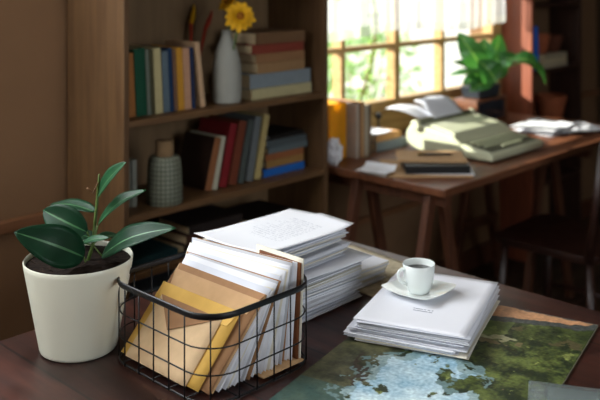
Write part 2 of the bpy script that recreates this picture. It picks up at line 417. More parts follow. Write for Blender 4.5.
shrub('garden_shrub', 'tall pale shrub farthest out in the garden', 7.9, 8.2, -.3, 1.2, 1., 700, G1, 5, lw=.08)
shrub('garden_shrub', 'dark green bush left of the others in the garden', 4.1, 5.6, 0, 1.15, .4, 330, G2, 6)
random.seed(11)
bm = B(); tubes = []
vb = B()
for k in range(2):
    x = 2.74+k*.5; pts = [(x+.05*sin(i*.9), WV+.38+.03*cos(i), -.35+i*.17) for i in range(11)]
    tube(vb, pts, .006, 5)
    for i in range(60):
        t = random.uniform(.62, 1)*10; i0 = min(9, int(t)); c = Vector(pts[i0]).lerp(Vector(pts[i0+1]), t-i0)
        d = Vector((random.uniform(-1, 1), random.uniform(-.4, .4), random.uniform(-1, .4))).normalized()*random.uniform(.03, .055); s = d.cross(Vector((0, 1, .2))).normalized()*.016
        bm.faces.new([bm.verts.new(p) for p in (c, c+d*.5+s, c+d, c+d*.5-s)])
r = thing('climbing_vine', 'slender leafy vine growing close outside the window glass', 'plant', (0, 0, 0)); obj('foliage', bm, G2, r); obj('stem', vb, M_stemb, r)

# ------------------------------------------------------------------ front table
TZ = .75
t = thing('table', 'dark reddish-brown wooden table in the foreground', 'table', (0, 0, 0))
bm = B(); box(bm, -.1, 1.673, .42, 1.51, TZ-.035, TZ); obj('tabletop', bm, M_table, t, bevel=.004)
for x in (0, 1.58):
    for y in (.5, 1.42):
        bm = B(); box(bm, x-.035, x+.035, y-.035, y+.035, 0, TZ-.035); obj('leg', bm, M_table, t, bevel=.005)
bm = B(); box(bm, .035, 1.545, .49, .51, TZ-.12, TZ-.035); box(bm, .035, 1.545, 1.41, 1.43, TZ-.12, TZ-.035)
box(bm, -.01, .01, .535, 1.385, TZ-.12, TZ-.035); box(bm, 1.57, 1.59, .535, 1.385, TZ-.12, TZ-.035); obj('apron', bm, M_table, t)

# ------------------------------------------------------------------ bookcase
bx0, bx1, by0, by1 = 1.368, 2.206, 1.98, 2.268; T = .018
S1, S2, S3 = 1.022, .758, .595
t = thing('bookcase', 'tall brown wooden bookcase with open shelves against the back wall', 'bookcase', (0, 0, 0))
for x in (bx0, bx1-T):
    bm = B(); box(bm, x, x+T, by0, by1, 0, 2.0); obj('side_panel', bm, M_case, t, bevel=.0015)
bm = B(); box(bm, bx0+T, bx1-T, by1-.008, by1, .03, 2.0); obj('back_panel', bm, M_caseback, t)
for z in (S1, S2, S3, .28, .05, 1.42, 1.72, 2.0):
    bm = B(); box(bm, bx0+T, bx1-T, by0, by1-.008, z-T, z); obj('shelf', bm, M_shelf, t, bevel=.0015)

def book(label, loc, th, h, d, col, lay=False, lean=0, rz=0, pages=None, name='book', group=None, rough=.6, shade_col=None):
    """spine towards -y; upright: origin at the middle of the spine's foot; lay: height runs along +x, resting on loc.z"""
    L = Vector(loc)
    if lay: rot = (0, R(90), rz); L.z += th/2
    else:
        rot = (0, lean, rz); L.z += abs(sin(lean))*th/2
    r = thing(name, label, 'book', L, group=group, rot=rot)
    m = mat('cover '+col, col, rough, .3, var=.07, scale=40); c = .0022
    e = 1 if shade_col else 0; ms = [m, mat('boards '+shade_col, shade_col, rough, .3)] if e else m  # optional darker boards, cover shade put into the colour
    bm = B(); box(bm, -th/2, -th/2+c, c, d, 0, h, mi=e); box(bm, th/2-c, th/2, c, d, 0, h, mi=e); box(bm, -th/2, th/2, 0, c, 0, h)
    obj('cover', bm, ms, r, bevel=.0008)
    bm = B(); box(bm, -th/2+c, th/2-c, c, d-.003, .003, h-.003); obj('pages', bm, pages or M_pages, r)
    return r
def on_v(px, v):                 # x of the ray through column px where it meets the plane y = v
    k = (px-300)/860; return v*(.692*k+.722)/(.692-.722*k)

# upright books on the upper shelf:  (left px, right px at mid height, height, colour, words)
V1 = 2.03
rows = [(124, 133.5, .205, '#94602f', 'tan-brown'), (134, 145, .218, '#0c4831', 'thick dark green'), (145.3, 149, .214, '#6d7468', 'thin grey'),
        (149.3, 153, .213, '#46432c', 'thin dark olive'), (153.3, 161, .215, '#b9ad80', 'cream'), (161.6, 168, .203, '#5a6a74', 'slate grey-blue'),
        (168.3, 172, .212, '#123154', 'thin navy'), (172.3, 176, .207, '#74553f', 'thin brown'), (176.3, 182.5, .21, '#c08a2c', 'mustard yellow'),
        (182.8, 189.5, .207, '#b88d70', 'pinkish tan'), (189.8, 193.2, .208, '#12284c', 'thin dark blue')]
for a, b_, h, col, w in rows:
    x0, x1 = on_v(a, V1)+.005, on_v(b_, V1)+.005
    x0 = max(x0, bx0+T+.002)
    book(w+' book upright in the row on the upper shelf', ((x0+x1)/2+.004, V1, S1), x1-x0-.0010, h*.89, .15, col, lean=R(-3), group='upright books on the upper shelf')
book('beige book leaning at the right end of the upper shelf row', (on_v(203, V1)+.002, V1, S1), .017, .2, .15, '#c2a07e', lean=R(-7), group='upright books on the upper shelf')
# stack lying on the upper shelf
z = S1; L1 = [(.0, .28, .030, '#b0a67e', 'cream', 252, '#7a7a70'), (.0, .285, .042, '#7c868c', 'thick light grey-blue', 250, 0), (.0, .225, .030, '#94734f', 'tan', 258, 0),
     (.0, .225, .027, '#8c6645', 'brown-tan', 256, 0), (.0, .245, .026, '#7e382a', 'brick red', 252, 0), (.0, .225, .034, '#6d5036', 'brown, topmost', 256, 0)]
for i, (dx, w, th, col, word, px, _) in enumerate(L1):
    v = 2.025+.006*(i % 2); th = th*1.12; x = on_v(px, v)
    w = min(w, 2.184-x)
    book(word+' book lying in the pile beside the vase, upper shelf', (x, v, z), th, w, .155, col, lay=True, rz=R((0, 0, 1.2, -1, .8, -1.5)[i]), group='books piled on the upper shelf')
    z += th+.0006
# vase and flower
vx, vy = 1.808, 2.055
vase = thing('vase', 'pale grey stoneware bottle vase holding the yellow flower', 'vase', (vx, vy, S1))
prof = [(0, 0), (.040, 0), (.0445, .004), (.0465, .03), (.0465, .09), (.044, .125), (.036, .16), (.0245, .19), (.0165, .207), (.0145, .217), (.0165, .228), (.014, .229), (.0118, .218), (.013, .2), (.03, .16), (.04, .11), (.04, .01), (0, .008)]
bm = B(); lathe(bm, prof, 40); obj('body', bm, M_vase, vase, smooth=True)
def flower(label, c, face, rad, stem_to):
    c = Vector(c); r = thing('yellow_flower', label, 'flower', c)
    f = Vector(face).normalized(); a = f.cross(Vector((0, 0, 1))).normalized(); b_ = a.cross(f)
    for ring, (n, rr, up) in enumerate(((13, 1., .0), (11, .8, .25), (9, .55, .5))):
        for k in range(n):
            q = 2*pi*k/n+ring*.3; d = a*cos(q)+b_*sin(q)
            tip = d*rad*rr*random.uniform(.9, 1.08)+f*rad*(up+.1*sin(3*q)); base = d*rad*.12
            obj('petal', leaf_bm(base, tip, f, rad*.27, .12, .3, 7), [M_yel, M_yel], r)
    bm = B(); lathe(bm, [(0, 0), (rad*.26, .0), (rad*.24, rad*.18), (rad*.12, rad*.27), (0, rad*.28)], 20)
    M = Matrix((a.to_4d(), b_.to_4d(), f.to_4d(), (0, 0, 0, 1))).transposed(); M.col[3] = (0, 0, 0, 1); M.row[3] = (0, 0, 0, 1)
    bmesh.ops.transform(bm, matrix=M, verts=bm.verts[:]); bmesh.ops.translate(bm, vec=f*rad*.22, verts=bm.verts[:]); obj('flower_centre', bm, M_yelc, r, smooth=True)
    s = Vector(stem_to)-c; bm = B(); tube(bm, [(0, 0, 0), s*.5-f*rad*.35, s*.98], .0028, 8); obj('stem', bm, M_stem, r)
random.seed(3)
flower('open yellow flower standing in the grey vase', Q(240, 17, 2.66), -FW*.9+Vector((0, 0, .25))+RX*.15, .050, (vx, vy, S1+.05))
flower('smaller yellow bloom behind the open one in the grey vase', Q(228, 4, 2.74), -FW*.5+Vector((0, 0, .7))-RX*.4, .036, (vx+.004, vy+.003, S1+.06))
# dark bottle with dried red stems, behind the books
bt = thing('glass_bottle', 'small dark glass bottle behind the vase on the upper shelf', 'bottle', (1.765, 2.175, S1))
bm = B(); lathe(bm, [(0, 0), (.03, 0), (.032, .004), (.032, .075), (.024, .095), (.012, .108), (.012, .125), (.014, .127), (.010, .127), (.009, .108), (.027, .07), (.027, .006), (0, .005)], 28); obj('body', bm, M_glassd, bt, smooth=True)
def redstem(label, top, foot, tipcol):
    r = thing('dried_stem', label, 'dried flower', foot); d = Vector(top)-Vector(foot)
    bm = B(); tube(bm, [(0, 0, 0), d*.5, d*.8], .004, 8, radii=[.002, .0035, .007]); obj('stem', bm, M_red, r)
    bm = B(); tube(bm, [d*.78, d*.86+Vector((.008, 0, .0)), d*.94+Vector((.013, 0, 0)), d+Vector((.012, 0, .0))], .008, 10, radii=[.0075, .009, .006, .001]); obj('bud', bm, tipcol, r, smooth=True)
redstem('dried red stem with a curved yellow bud rising behind the upright books', Q(191, 4, 2.86), (1.76, 2.175, S1+.01), M_yel)
redstem('straight dried red stem left of the grey vase', Q(209, 10, 2.83), (1.77, 2.18, S1+.01), M_red)

# middle shelf
for i, (px, th, col) in enumerate(((128.5, .016, '#6c6d62'), (134.5, .016, '#7d7e74'))):
    book(('grey', 'paler grey')[i]+' book upright at the far left of the middle shelf', (max(bx0+T+.01, on_v(px, 2.06)), 2.06, S2), th, .135, .15, col, group='books on the middle shelf')
jar = thing('ceramic_jar', 'grey-green grid-textured ceramic jar on the middle shelf', 'jar', (1.548, 2.035, S2))
bm = B(); lathe(bm, [(0, 0), (.05, 0), (.053, .004), (.052, .05), (.05, .1), (.047, .128), (.040, .138), (.02, .140), (0, .14)], 48); obj('body', bm, M_grid, jar, smooth=True)
bm = B(); lathe(bm, [(0, .139), (.0275, .139), (.0262, .181), (.0245, .183), (0, .183)], 28); obj('stopper', bm, M_cork, jar, smooth=True)
V2 = 2.035
lean = [(202, 216, '#8a5836', 'tan-brown', .163, 8.5), (209, 221, '#b5b19c', 'thin off-white', .165, 6.5), (216.5, 232, '#7c1a20', 'crimson red', .2, 8.5),
        (226, 241, '#6e3622', 'russet brown', .203, 9), (235.5, 249.5, '#484f4c', 'dark grey-green', .202, 6.5), (243.5, 256, '#64696a', 'mid grey', .208, 8), (252, 265, '#ac9a66', 'straw yellow', .21, 7)]
for pb, pt, col, w, h, wpx in lean:
    xb, xt = on_v(pb, V2), on_v(pt, V2); th = (on_v(pb+wpx, V2)-xb)*.8
    book(w+' book leaning right on the middle shelf', (xb+th*.5+.012, V2, S2), th, h, .15, col, shade_col='#2e1c14' if w == 'tan-brown' else None, lean=math.atan2(xt-xb, h)*.78, group='leaning books on the middle shelf')  # tan-brown book: shade on its exposed left cover painted as dark boards
z = S2
for i, (px, w, th, col, word) in enumerate(((262, .195, .024, '#1d5fae', 'bright blue'), (266, .18, .024, '#94703f', 'tan'), (266, .18, .023, '#935a36', 'orange-brown'),
                                     (267, .19, .02, '#5c676a', 'grey-blue'), (266, .19, .022, '#4b5356', 'dark grey'), (270, .17, .014, '#191613', 'black, pale-paged'))):
    x = on_v(px, 2.05)+.002; w = min(w, 2.186-x)
    book(word+' book lying in the pile on the middle shelf', (x, 2.045+.004*(i % 3), z), th, w, .15, col, lay=True, rz=R((0, 1, -1, 1, -1, 3)[i]*.6), pages=M_white if i == 5 else None, group='books piled on the middle shelf')
    z += th+.0006
# low shelf
z = S3
for i, (x, w, th, col, word) in enumerate(((1.60, .24, .028, '#33241a', 'dark brown'), (1.61, .22, .026, '#4a2f22', 'reddish brown'), (1.62, .21, .024, '#251d1a', 'near-black'))):
    book(word+' book in the pile under the jar, low shelf', (x, 2.01, z), th, w, .16, col, lay=True, rz=R((0, 2, -1.5)[i]), group='books piled on the low shelf'); z += th+.0006
book('dark teal book lying at the left of the low shelf', (1.395, 2.005, S3), .03, .18, .15, '#0f2f33', lay=True, group='low shelf books on their sides')
book('dark brown book lying at the right of the low shelf', (1.86, 2.01, S3), .05, .2, .16, '#1f1612', lay=True, group='low shelf books on their sides')
bx = thing('storage_box', 'blue-grey lidded storage box below the low shelf', 'box', (1.60, 2.125, .28))
bm = B(); box(bm, -.195, .195, -.12, .12, 0, .22); obj('box_body', bm, mat('box card', '#5b6672', .7, .2), bx, bevel=.003)
bm = B(); box(bm, -.2, .2, -.125, .125, .22, .25); obj('lid', bm, mat('box lid card', '#66727e', .7, .2), bx, bevel=.003)

# ------------------------------------------------------------------ rubber plant in its pot
pc = Vector((.854, 1.378, TZ))
pp = thing('potted_plant', 'rubber plant in a cream-white tapered pot beside the wire basket', 'potted plant', pc)
bm = B(); lathe(bm, [(0, 0), (.064, 0), (.0685, .003), (.070, .008), (.0968, .155), (.0978, .163), (.0965, .1655), (.0942, .163), (.0932, .157), (.092, .152)], 72)
obj('pot', bm, M_pot, pp, smooth=True)
bm = B(); sheet(bm, -.062, .062, -.062, .062, lambda x, y: .154+.006*noise.noise(Vector((x*60, y*60, 1))), 16, 16, .003)
lathe(bm, [(0, .1565), (.0938, .1565), (.0930, .152), (0, .152)], 40); obj('soil', bm, M_soil, pp)
def ppl(q): return q-pc
s0 = pc+Vector((.012, -.006, .147)); s3 = Q(99, 181, 1.60); s1 = Q(93, 245, 1.585); s2 = Q(96, 212, 1.60)
bm = B(); tube(bm, [ppl(s0), ppl(s1), ppl(s2), ppl(s3), ppl(Q(99, 174, 1.6))], .003, 10, radii=[.0036, .0034, .003, .0026, .0012]); obj('stem', bm, M_stem, pp)
CAMV = {'n': lambda r, u, b: RX*r+Vector((0, 0, u))-FW*b}
def pleaf(base, tip, n, w, m=M_lf, bend=.06, fold=.22, stalk=None):
    o = obj('leaf', leaf_bm(ppl(base), ppl(tip), n, w, bend, fold, 18, wave=.06), [m, M_rib], pp, smooth=False)
    for p in o.data.polygons: p.use_smooth = True
    sm = o.modifiers.new('thick', 'SOLIDIFY'); sm.thickness = .0008
    if stalk is not None:
        bm = B(); tube(bm, [ppl(stalk), ppl(stalk.lerp(base, .5)), ppl(base)], .0014, 6); obj('leaf_stalk', bm, M_stem, o)
N_ = CAMV['n']
pleaf(Q(84, 257, 1.555), Q(14, 232, 1.49), N_(-.2, .55, .9), .035, bend=.12, stalk=s0)
pleaf(Q(87, 232, 1.57), Q(43, 210, 1.60), N_(-.2, .4, .95), .029, bend=.10, stalk=s1)
pleaf(Q(95, 212, 1.62), Q(50, 204, 1.70), N_(-.1, .95, .2), .018, bend=.05, stalk=s2)
pleaf(Q(97, 197, 1.60), Q(126, 162, 1.55), N_(-.9, .35, .45), .019, M_lf2, bend=.05, stalk=s3)
pleaf(Q(98, 225, 1.59), Q(146, 190, 1.57), N_(-.35, .75, .35), .019, M_lf2, bend=.10, stalk=s1)
pleaf(Q(102, 256, 1.57), Q(176, 228, 1.50), N_(-.1, .75, .6), .025, bend=.10, stalk=s1)
pleaf(Q(82, 243, 1.56), Q(109, 238, 1.53), N_(.1, .8, .5), .0095, M_lf2, bend=.05, stalk=s1)
pleaf(Q(96, 240, 1.62), Q(70, 234, 1.68), N_(0, .9, .5), .014, bend=.05, stalk=s1)
pleaf(Q(98, 240, 1.60), Q(122, 236, 1.70), N_(.1, .9, .4), .014, bend=.05, stalk=s1)
bm = B(); tube(bm, [ppl(s3), ppl(Q(93, 193, 1.59)), ppl(Q(87, 188, 1.585))], .0015, 6, radii=[.0015, .0012, .0022]); obj('bud', bm, M_stemb, pp)

# ------------------------------------------------------------------ wire basket
KX0, KX1, KY0, KY1, KZ = .865, 1.120, 1.024, 1.310, TZ+.002
bk = thing('wire_basket', 'black wire desk basket full of envelopes and folders', 'basket', (0, 0, 0))
H = .138
bm = B(); path = rrect(KX0, KX1, KY0, KY1, .06, KZ+H)
tube(bm, path, .0026, 10, True, fx=.8, fz=2.1); obj('rim', bm, M_wire, bk, smooth=False)
for k, zz in enumerate((.0018, .044, .087)):
    bm = B(); tube(bm, rrect(KX0+.002, KX1-.002, KY0+.002, KY1-.002, .059, KZ+zz), .0013 if k else .002, 8, True); obj('wire_ring', bm, M_wire, bk)
ups = [(KX0, y) for y in (1.085, 1.126, 1.167, 1.208, 1.249)]+[(KX1, y) for y in (1.085, 1.126, 1.167, 1.208, 1.249)]
ups += [(x, KY0) for x in (.928, .967, 1.006, 1.045)]+[(x, KY1) for x in (.928, .967, 1.006, 1.045)]
q = .06*(1-.7071)
ups += [(KX0+q, KY0+q), (KX1-q, KY0+q), (KX0+q, KY1-q), (KX1-q, KY1-q)]
for x, y in ups:
    bm = B(); tube(bm, [(x, y, KZ), (x, y, KZ+H*.5), (x, y, KZ+H)], .0013, 8); obj('upright_wire', bm, M_wire, bk)
bm = B()
for y in (1.083, 1.129, 1.175, 1.221, 1.262): tube(bm, [(KX0+.002, y, KZ+.0018), (KX1-.002, y, KZ+.0018)], .0012, 6)
for x in (.928, .967, 1.006, 1.045): tube(bm, [(x, KY0+.002, KZ+.0018), (x, KY1-.002, KZ+.0018)], .0012, 6)
obj('wire_floor', bm, M_wire, bk)

# contents: slabs leaning along +x; foot at x, angle from vertical, height, thickness, y range, material
BZ = KZ+.0048
def slip(name, label, cat, x, ang, h, th, y0, y1, m, group=None, flap=None, yaw=0, roll=0, bulge=0, z=BZ, open_top=0):
    r = thing(name, label, cat, (x, (y0+y1)/2, z+.0002+th*sin(ang)), group=group, rot=(roll, ang, yaw))
    w = y1-y0; bm = B()
    M = Matrix.Rotation(R(-90), 4, 'Y') @ Matrix.Translation((0, 0, 0))
    # sheet in local: x' = height, y' = width, z' = thickness;  -> stands up along z
    f = (lambda a, b_: bulge*sin(pi*a/h)*cos(pi*b_/w)) if bulge else (lambda a, b_: 0)
    sheet(bm, 0, h, -w/2, w/2, f, 6, 6, th, M=Matrix(((0, 0, -1, 0), (0, 1, 0, 0), (1, 0, 0, 0), (0, 0, 0, 1))))
    obj('sheet_body', bm, m, r) if flap else None
    if flap:
        fm, depth, shape = flap; bm = B()
        if shape == 'v':
            pts = [(-th-.0006, -w/2+.001, h), (-th-.0006, w/2-.001, h), (-th-.0018, .02, h-depth)]
        else:
            pts = [(-th-.0006, -w/2+.001, h), (-th-.0006, w/2-.001, h), (-th-.0014, w/2-.012, h-depth), (-th-.0014, -w/2+.012, h-depth)]
        a = [bm.verts.new(p) for p in pts]; b_ = [bm.verts.new((p[0]-.0007, p[1], p[2])) for p in pts]
        bm.faces.new(a); bm.faces.new(b_[::-1])
        for i in range(len(pts)):
            j = (i+1) % len(pts); bm.faces.new((a[i], a[j], b_[j], b_[i]))
        obj('flap', bm, fm, r)
    else:
        me = obj('tmp', bm, m); me.name = name; 
        me.location = r.location; me.rotation_euler = r.rotation_euler
        tag(me, label, cat, group); bpy.data.objects.remove(r); return me
    return r
ENV = 'envelopes leaning in the wire basket'; SHT = 'white sheets and folders packed upright in the wire basket'
slip('envelope', 'kraft envelope lying on the floor of the wire basket', 'envelope', 1.095, R(-89.3), .10, .0015, 1.038, 1.19, M_kraft, ENV)
slip('envelope', 'pale kraft envelope with pointed flap, frontmost in the basket', 'envelope', .8825, R(43), .118, .0016, 1.105, 1.272, M_kraft2, ENV, flap=(M_kraft3, .052, 'v'))
slip('envelope', 'mustard yellow envelope behind the front kraft one', 'envelope', .8865, R(43), .138, .0016, 1.077, 1.290, M_must, ENV, flap=(M_must, .03, 't'))
slip('envelope', 'brown kraft envelope behind the mustard one', 'envelope', .8935, R(44.5), .165, .0016, 1.058, 1.290, M_kraft3, ENV, flap=(M_kraft, .03, 't'))
slip('envelope', 'kraft envelope with a tie, just before the white papers', 'envelope', .899, R(44), .174, .0016, 1.055, 1.292, M_kraft, ENV, flap=(M_kraft3, .022, 't'))
random.seed(21); n = 28
for i in range(n):
    tt = i/(n-1); ang = 42.5-36.5*tt; tz = .884+.041*tt**.8+random.uniform(-.003, .003); h = (tz-BZ)/cos(R(ang))
    x = 1.0265+.049*tt-((.884+.041*tt)-BZ)*math.tan(R(ang)); y0 = 1.050+random.uniform(-.004, .006); y1 = 1.290+random.uniform(-.010, .004)
    m = (M_white, M_white2, M_cream, M_white, M_grayp, M_kraft3)[(0, 1, 0, 2, 0, 3, 1, 0, 4, 0, 5, 1, 0, 2, 0)[i % 15]]
    slip('paper_folder', 'white and cream folders packed tightly upright in the wire basket, edges showing', 'folder', x, R(ang), h, random.choice((.0007, .001, .0014)), y0, y1, m, SHT, yaw=R(8)*tt)
slip('card_folder', 'brown card folder standing at the right end of the basket', 'folder', 1.086, R(3), .166, .003, 1.045, 1.15, M_brown, SHT)
slip('card_folder', 'cream card folder outermost at the right end of the basket', 'folder', 1.092, R(3), .172, .0025, 1.045, 1.165, M_cream, SHT)

# ------------------------------------------------------------------ paper stacks
def stack(label, cx, cy, z0, w, d, h, rz, layers, jit, seed, top_extra=None, drift=(0, 0), shift=(0, 0)):
    random.seed(seed); r = Matrix.Rotation(rz, 4, 'Z'); bm = B(); t = h/layers; ox = oy = 0
    for i in range(layers):
        if random.random() < .22: ox, oy, oa = random.gauss(0, jit*1.6), random.gauss(0, jit*1.6), random.gauss(0, .02)
        elif i == 0: oa = 0
        jx = ox+random.gauss(0, jit*.45)+drift[0]*i/layers+shift[0]*(i < layers*.75); jy = oy+random.gauss(0, jit*.45)+drift[1]*i/layers+shift[1]*(i < layers*.75)
        M = Matrix.Rotation(oa+random.gauss(0, .004), 4, 'Z') @ Matrix.Translation((jx, jy, 0))
        th = t*random.uniform(.55, .98); z = i*t
        curl = random.uniform(0, .0012)
        sheet(bm, -w/2, w/2, -d/2, d/2, lambda x, y: z+curl*(x*2/w)**2, 4, 3, th*.9, random.choice((0, 0, 0, 1, 1, 2, 3)), M=M)
    o = obj('paper_stack', bm, [M_white, M_white2, M_cream, M_grayp]); o.location = (cx, cy, z0); o.rotation_euler = (0, 0, rz)
    for p in o.data.polygons: p.use_smooth = False
    return tag(o, label, 'paper stack')
# tall pile behind the basket
stack('lower half of the tall white paper pile behind the basket', 1.279, 1.262, TZ, .232, .198, .085, R(1), 50, .006, 2)
T1 = TZ+.085
pg_low = lambda x, y: .0012+.0025*max(0, x/.1)**2
bm = B(); sheet(bm, -.112, .118, -.105, .098, pg_low, 12, 8, .0005)
o = obj('paper_sheet', bm, M_white2); o.location = (1.293, 1.246, T1+.001); o.rotation_euler = (0, 0, R(-3)); tag(o, 'blank sheet jutting out between the two halves of the tall pile', 'paper')
stack('upper half of the tall white paper pile, under the typed page', 1.255, 1.275, T1+.0066, .225, .185, .052, R(2), 32, .005, 5)
M_text1 = textpaper('typed page text', '#e4e5ea', '#c6c8d0', -.055, .05, -.06, .08, .009, 3., .56)
bm = B(); sheet(bm, -.155, .13, -.098, .088, lambda x, y: .0035+.006*max(0, (x-.06)/.07)**2*(1 if y < 0 else .4)+.004*max(0, (-x-.06)/.07)**2+.002*sin(y*30+x*12), 20, 14, .0004)
o = obj('typed_page', bm, M_text1); o.location = (1.262, 1.272, T1+.0605); o.rotation_euler = (0, 0, R(1.5)); tag(o, 'typed page curling on top of the tall paper pile', 'page')
stack('low white paper stack half hidden right of the tall pile', 1.462, 1.285, TZ+.0012, .105, .19, .04, R(-2), 28, .004, 9)
M_map = mat('aged print', '#b3a78e', .8, .15, var=.22, scale=70)
bm = B(); sheet(bm, -.105, .105, -.15, .15, lambda x, y: .0002+.0006*(sin(x*60+y*31)+1)*.3, 16, 16, .0004)
o = obj('printed_map', bm, M_map); o.location = (1.53, 1.262, TZ+.0002); o.rotation_euler = (0, 0, R(-6)); tag(o, 'mottled beige printed sheet on the table behind the coffee stack', 'paper')
# stack under the coffee cup
CR = R(20.3)
cs = stack('white paper stack on the painting with the coffee cup', 1.392, .983, TZ+.0050, .290, .206, .034, CR, 24, .005, 14, shift=(.0, .008))
M_text2 = textpaper('title page text', '#e6e7ee', '#8a8d9c', -.022, .026, -.068, -.050, .009, 9., .5)
def on_stack(name, m, dx, dy, da, z, label, w=.297, d=.21, f=lambda x, y: 0):
    bm = B(); sheet(bm, -w/2, w/2, -d/2, d/2, f, 16, 12, .0004); o = obj(name, bm, m)
    v = Matrix.Rotation(CR, 3, 'Z') @ Vector((dx, dy, 0)); o.location = (1.392+v.x, .983+v.y, z); o.rotation_euler = (0, 0, CR+da); return tag(o, label, 'page')
sl = lambda x, y: .0006*(1-cos(x*21))*.5+.0012*max(0, (-x-.1)/.05)**2
on_stack('paper_sheet', M_white2, -.004, -.004, R(1.5), TZ+.0402, 'bluish sheet second from the top of the coffee stack', f=sl)
on_stack('title_page', M_text2, .001, .0, R(-.5), TZ+.0418, 'title page on top of the coffee stack, under the saucer', f=sl)
bm = B(); sheet(bm, -.15, .15, -.108, .108, lambda x, y: 0, 6, 4, .0022)
v = Matrix.Rotation(CR, 3, 'Z') @ Vector((.006, -.003, 0)); o = obj('card_folder', bm, M_cream, bevel=.0005); o.location = (1.392+v.x, .983+v.y, TZ+.0055); o.rotation_euler = (0, 0, CR-R(1))
bpy.data.objects.remove(o)

# ------------------------------------------------------------------ cup and saucer
SZ = TZ+.0432; sx, sy = 1.404, 1.017
sc = thing('saucer', 'square white porcelain saucer under the coffee cup', 'saucer', (sx, sy, SZ))
bm = B(); rings = []
def sq(r, z, k=.62, n=48):
    out = []
    for j in range(n):
        a = 2*pi*j/n+pi/4; c, s = cos(a), sin(a); p = 11
        m_ = (abs(cos(a))**p+abs(sin(a))**p)**(-1/p)
        out.append((r*(m_*k+(1-k))*c, r*(m_*k+(1-k))*s, z+(.0022*((m_-1)/.18) if r > .045 else 0)))
    return out
for r_, z_, k_ in ((.026, 0, 0), (.03, .0, 0), (.032, .003, .3), (.046, .0075, .8), (.0565, .0115, 1), (.0570, .0127, 1), (.0455, .0098, .8), (.034, .0062, .3), (.024, .0042, 0), (.022, .0036, 0)):
    rings.append([bm.verts.new(p) for p in sq(r_, z_, k_)])
for a, b_ in zip(rings, rings[1:]):
    for j in range(48): bm.faces.new((a[j], a[(j+1) % 48], b_[(j+1) % 48], b_[j])).smooth = True
bm.faces.new(rings[0][::-1]); bm.faces.new(rings[-1]); obj('dish', bm, M_cup, sc, smooth=True)
cp = thing('coffee_cup', 'small white cup of black coffee on the square saucer', 'cup', (sx, sy, SZ+.0042))
bm = B(); lathe(bm, [(0, .001), (.017, .001), (.018, 0), (.0195, 0), (.0205, .002), (.0255, .012), (.029, .026), (.0312, .042), (.0322, .0555), (.0316, .0565), (.0304, .0555), (.0292, .042), (.027, .026), (.0235, .012), (.016, .006), (0, .005)], 64)
obj('cup_body', bm, M_cup, cp, smooth=True)
hd = Matrix.Rotation(R(0), 3, 'Z') @ (-RX*.95-FW*.3).normalized()
pts = [hd*.0295+Vector((0, 0, .047)), hd*.037+Vector((0, 0, .0485)), hd*.0435+Vector((0, 0, .0445)), hd*.0455+Vector((0, 0, .036)), hd*.0425+Vector((0, 0, .027)), hd*.035+Vector((0, 0, .021)), hd*.0255+Vector((0, 0, .0185))]
bm = B(); tube(bm, pts, .0028, 10, radii=[.0034, .003, .0027, .0027, .0027, .003, .0034], fx=1.2); obj('handle', bm, M_cup, cp)
bm = B(); lathe(bm, [(0, .0440), (.0290, .0440), (.0290, .0435), (0, .0435)], 48); obj('coffee', bm, M_coffee, cp)

# ------------------------------------------------------------------ painting lying on the table
C1 = Vector((1.596, .733, TZ)); dS = Vector((-.974, -.225, 0)); dT = Vector((-.225, .974, 0)); PS, PT = .66, .388
def pcol(s, t):
    n = lambda f, o=0: noise.noise(Vector((s*f, t*f, o)))
    fb = lambda f, o=0: n(f, o)+.55*n(f*2.1, o+3)+.32*n(f*4.3, o+6)+.2*n(f*9, o+9)
    S, T_ = s+fb(11, 3)*.042, t+fb(12, 9)*.036
    green = (.13, .165, .04); dk = (.016, .026, .011); lt = (.24, .28, .08)
    g = fb(24, 7); st = n(150, 1)+.6*n(300, 2)
    c = Vector(dk).lerp(Vector(green), max(0, min(1, .38+g*.9+st*.25)))
    if fb(38, 17) > .62: c = Vector(lt)*(.8+.4*st)
    if fb(20, 27) > .55: c = Vector((.15, .12, .055))
    if T_ > .29 and s > .22:
        c = Vector((.035, .04, .02)).lerp(Vector((.13, .125, .06)), max(0, min(1, .45+fb(30, 70)*.8)))
        if s > .47: c = c.lerp(Vector((.03, .10, .10)), .55)
    e = ((S-.425)/.155)**2+((T_-.205)/.105)**2
    tree = fb(26, 31)
    blob = ((S-.352)/.035)**2+((T_-.135)/.05)**2 < 1
    if e < 1 and not blob and tree < .75-.35*e:
        b = .5+.8*n(9, 40)+.35*n(34, 41)+.2*st
        c = Vector((.17, .36, .50)).lerp(Vector((.66, .78, .80)), max(0, min(1, b)))
        if e > .8: c = c.lerp(Vector((.12, .17, .11)), .5)
    elif e < 1.35 and tree < -.1: c = Vector((.14, .22, .22))
    if abs(T_-.315+.2*(s-.42)) < .004 and .34 < s < .46: c = Vector((.05, .035, .025))
    q = s+n(20, 50)*.012+n(70, 51)*.006
    if q < .15: c = c.lerp(Vector((.13, .18, .05)), .55) if t > .14 and q > .07 else c.lerp(Vector(dk), .45)
    lim = .016+.052*min(1, t/.22)
    if q < lim+.022: c = Vector((.065, .072, .066))*(1+.3*st)
    if .004 < q < lim and t > .012+.04*n(30, 60): c = Vector((.50, .26, .13))*(1+.3*fb(40, 61))
    if q < .005: c = Vector((.13, .12, .10))
    if ((S-.145)/.020)**2+((T_-.15)/.035)**2 < 1: c = Vector((.30, .30, .17))
    k = 1+.22*st
    return (max(0, c.x*k), max(0, c.y*k), max(0, c.z*k), 1)
m, nt, b = newmat('painted canvas'); a = nt.nodes.new('ShaderNodeVertexColor'); a.layer_name = 'paint'
nt.links.new(a.outputs['Color'], b.inputs['Base Color']); b.inputs['Roughness'].default_value = .42; b.inputs['Specular IOR Level'].default_value = .3
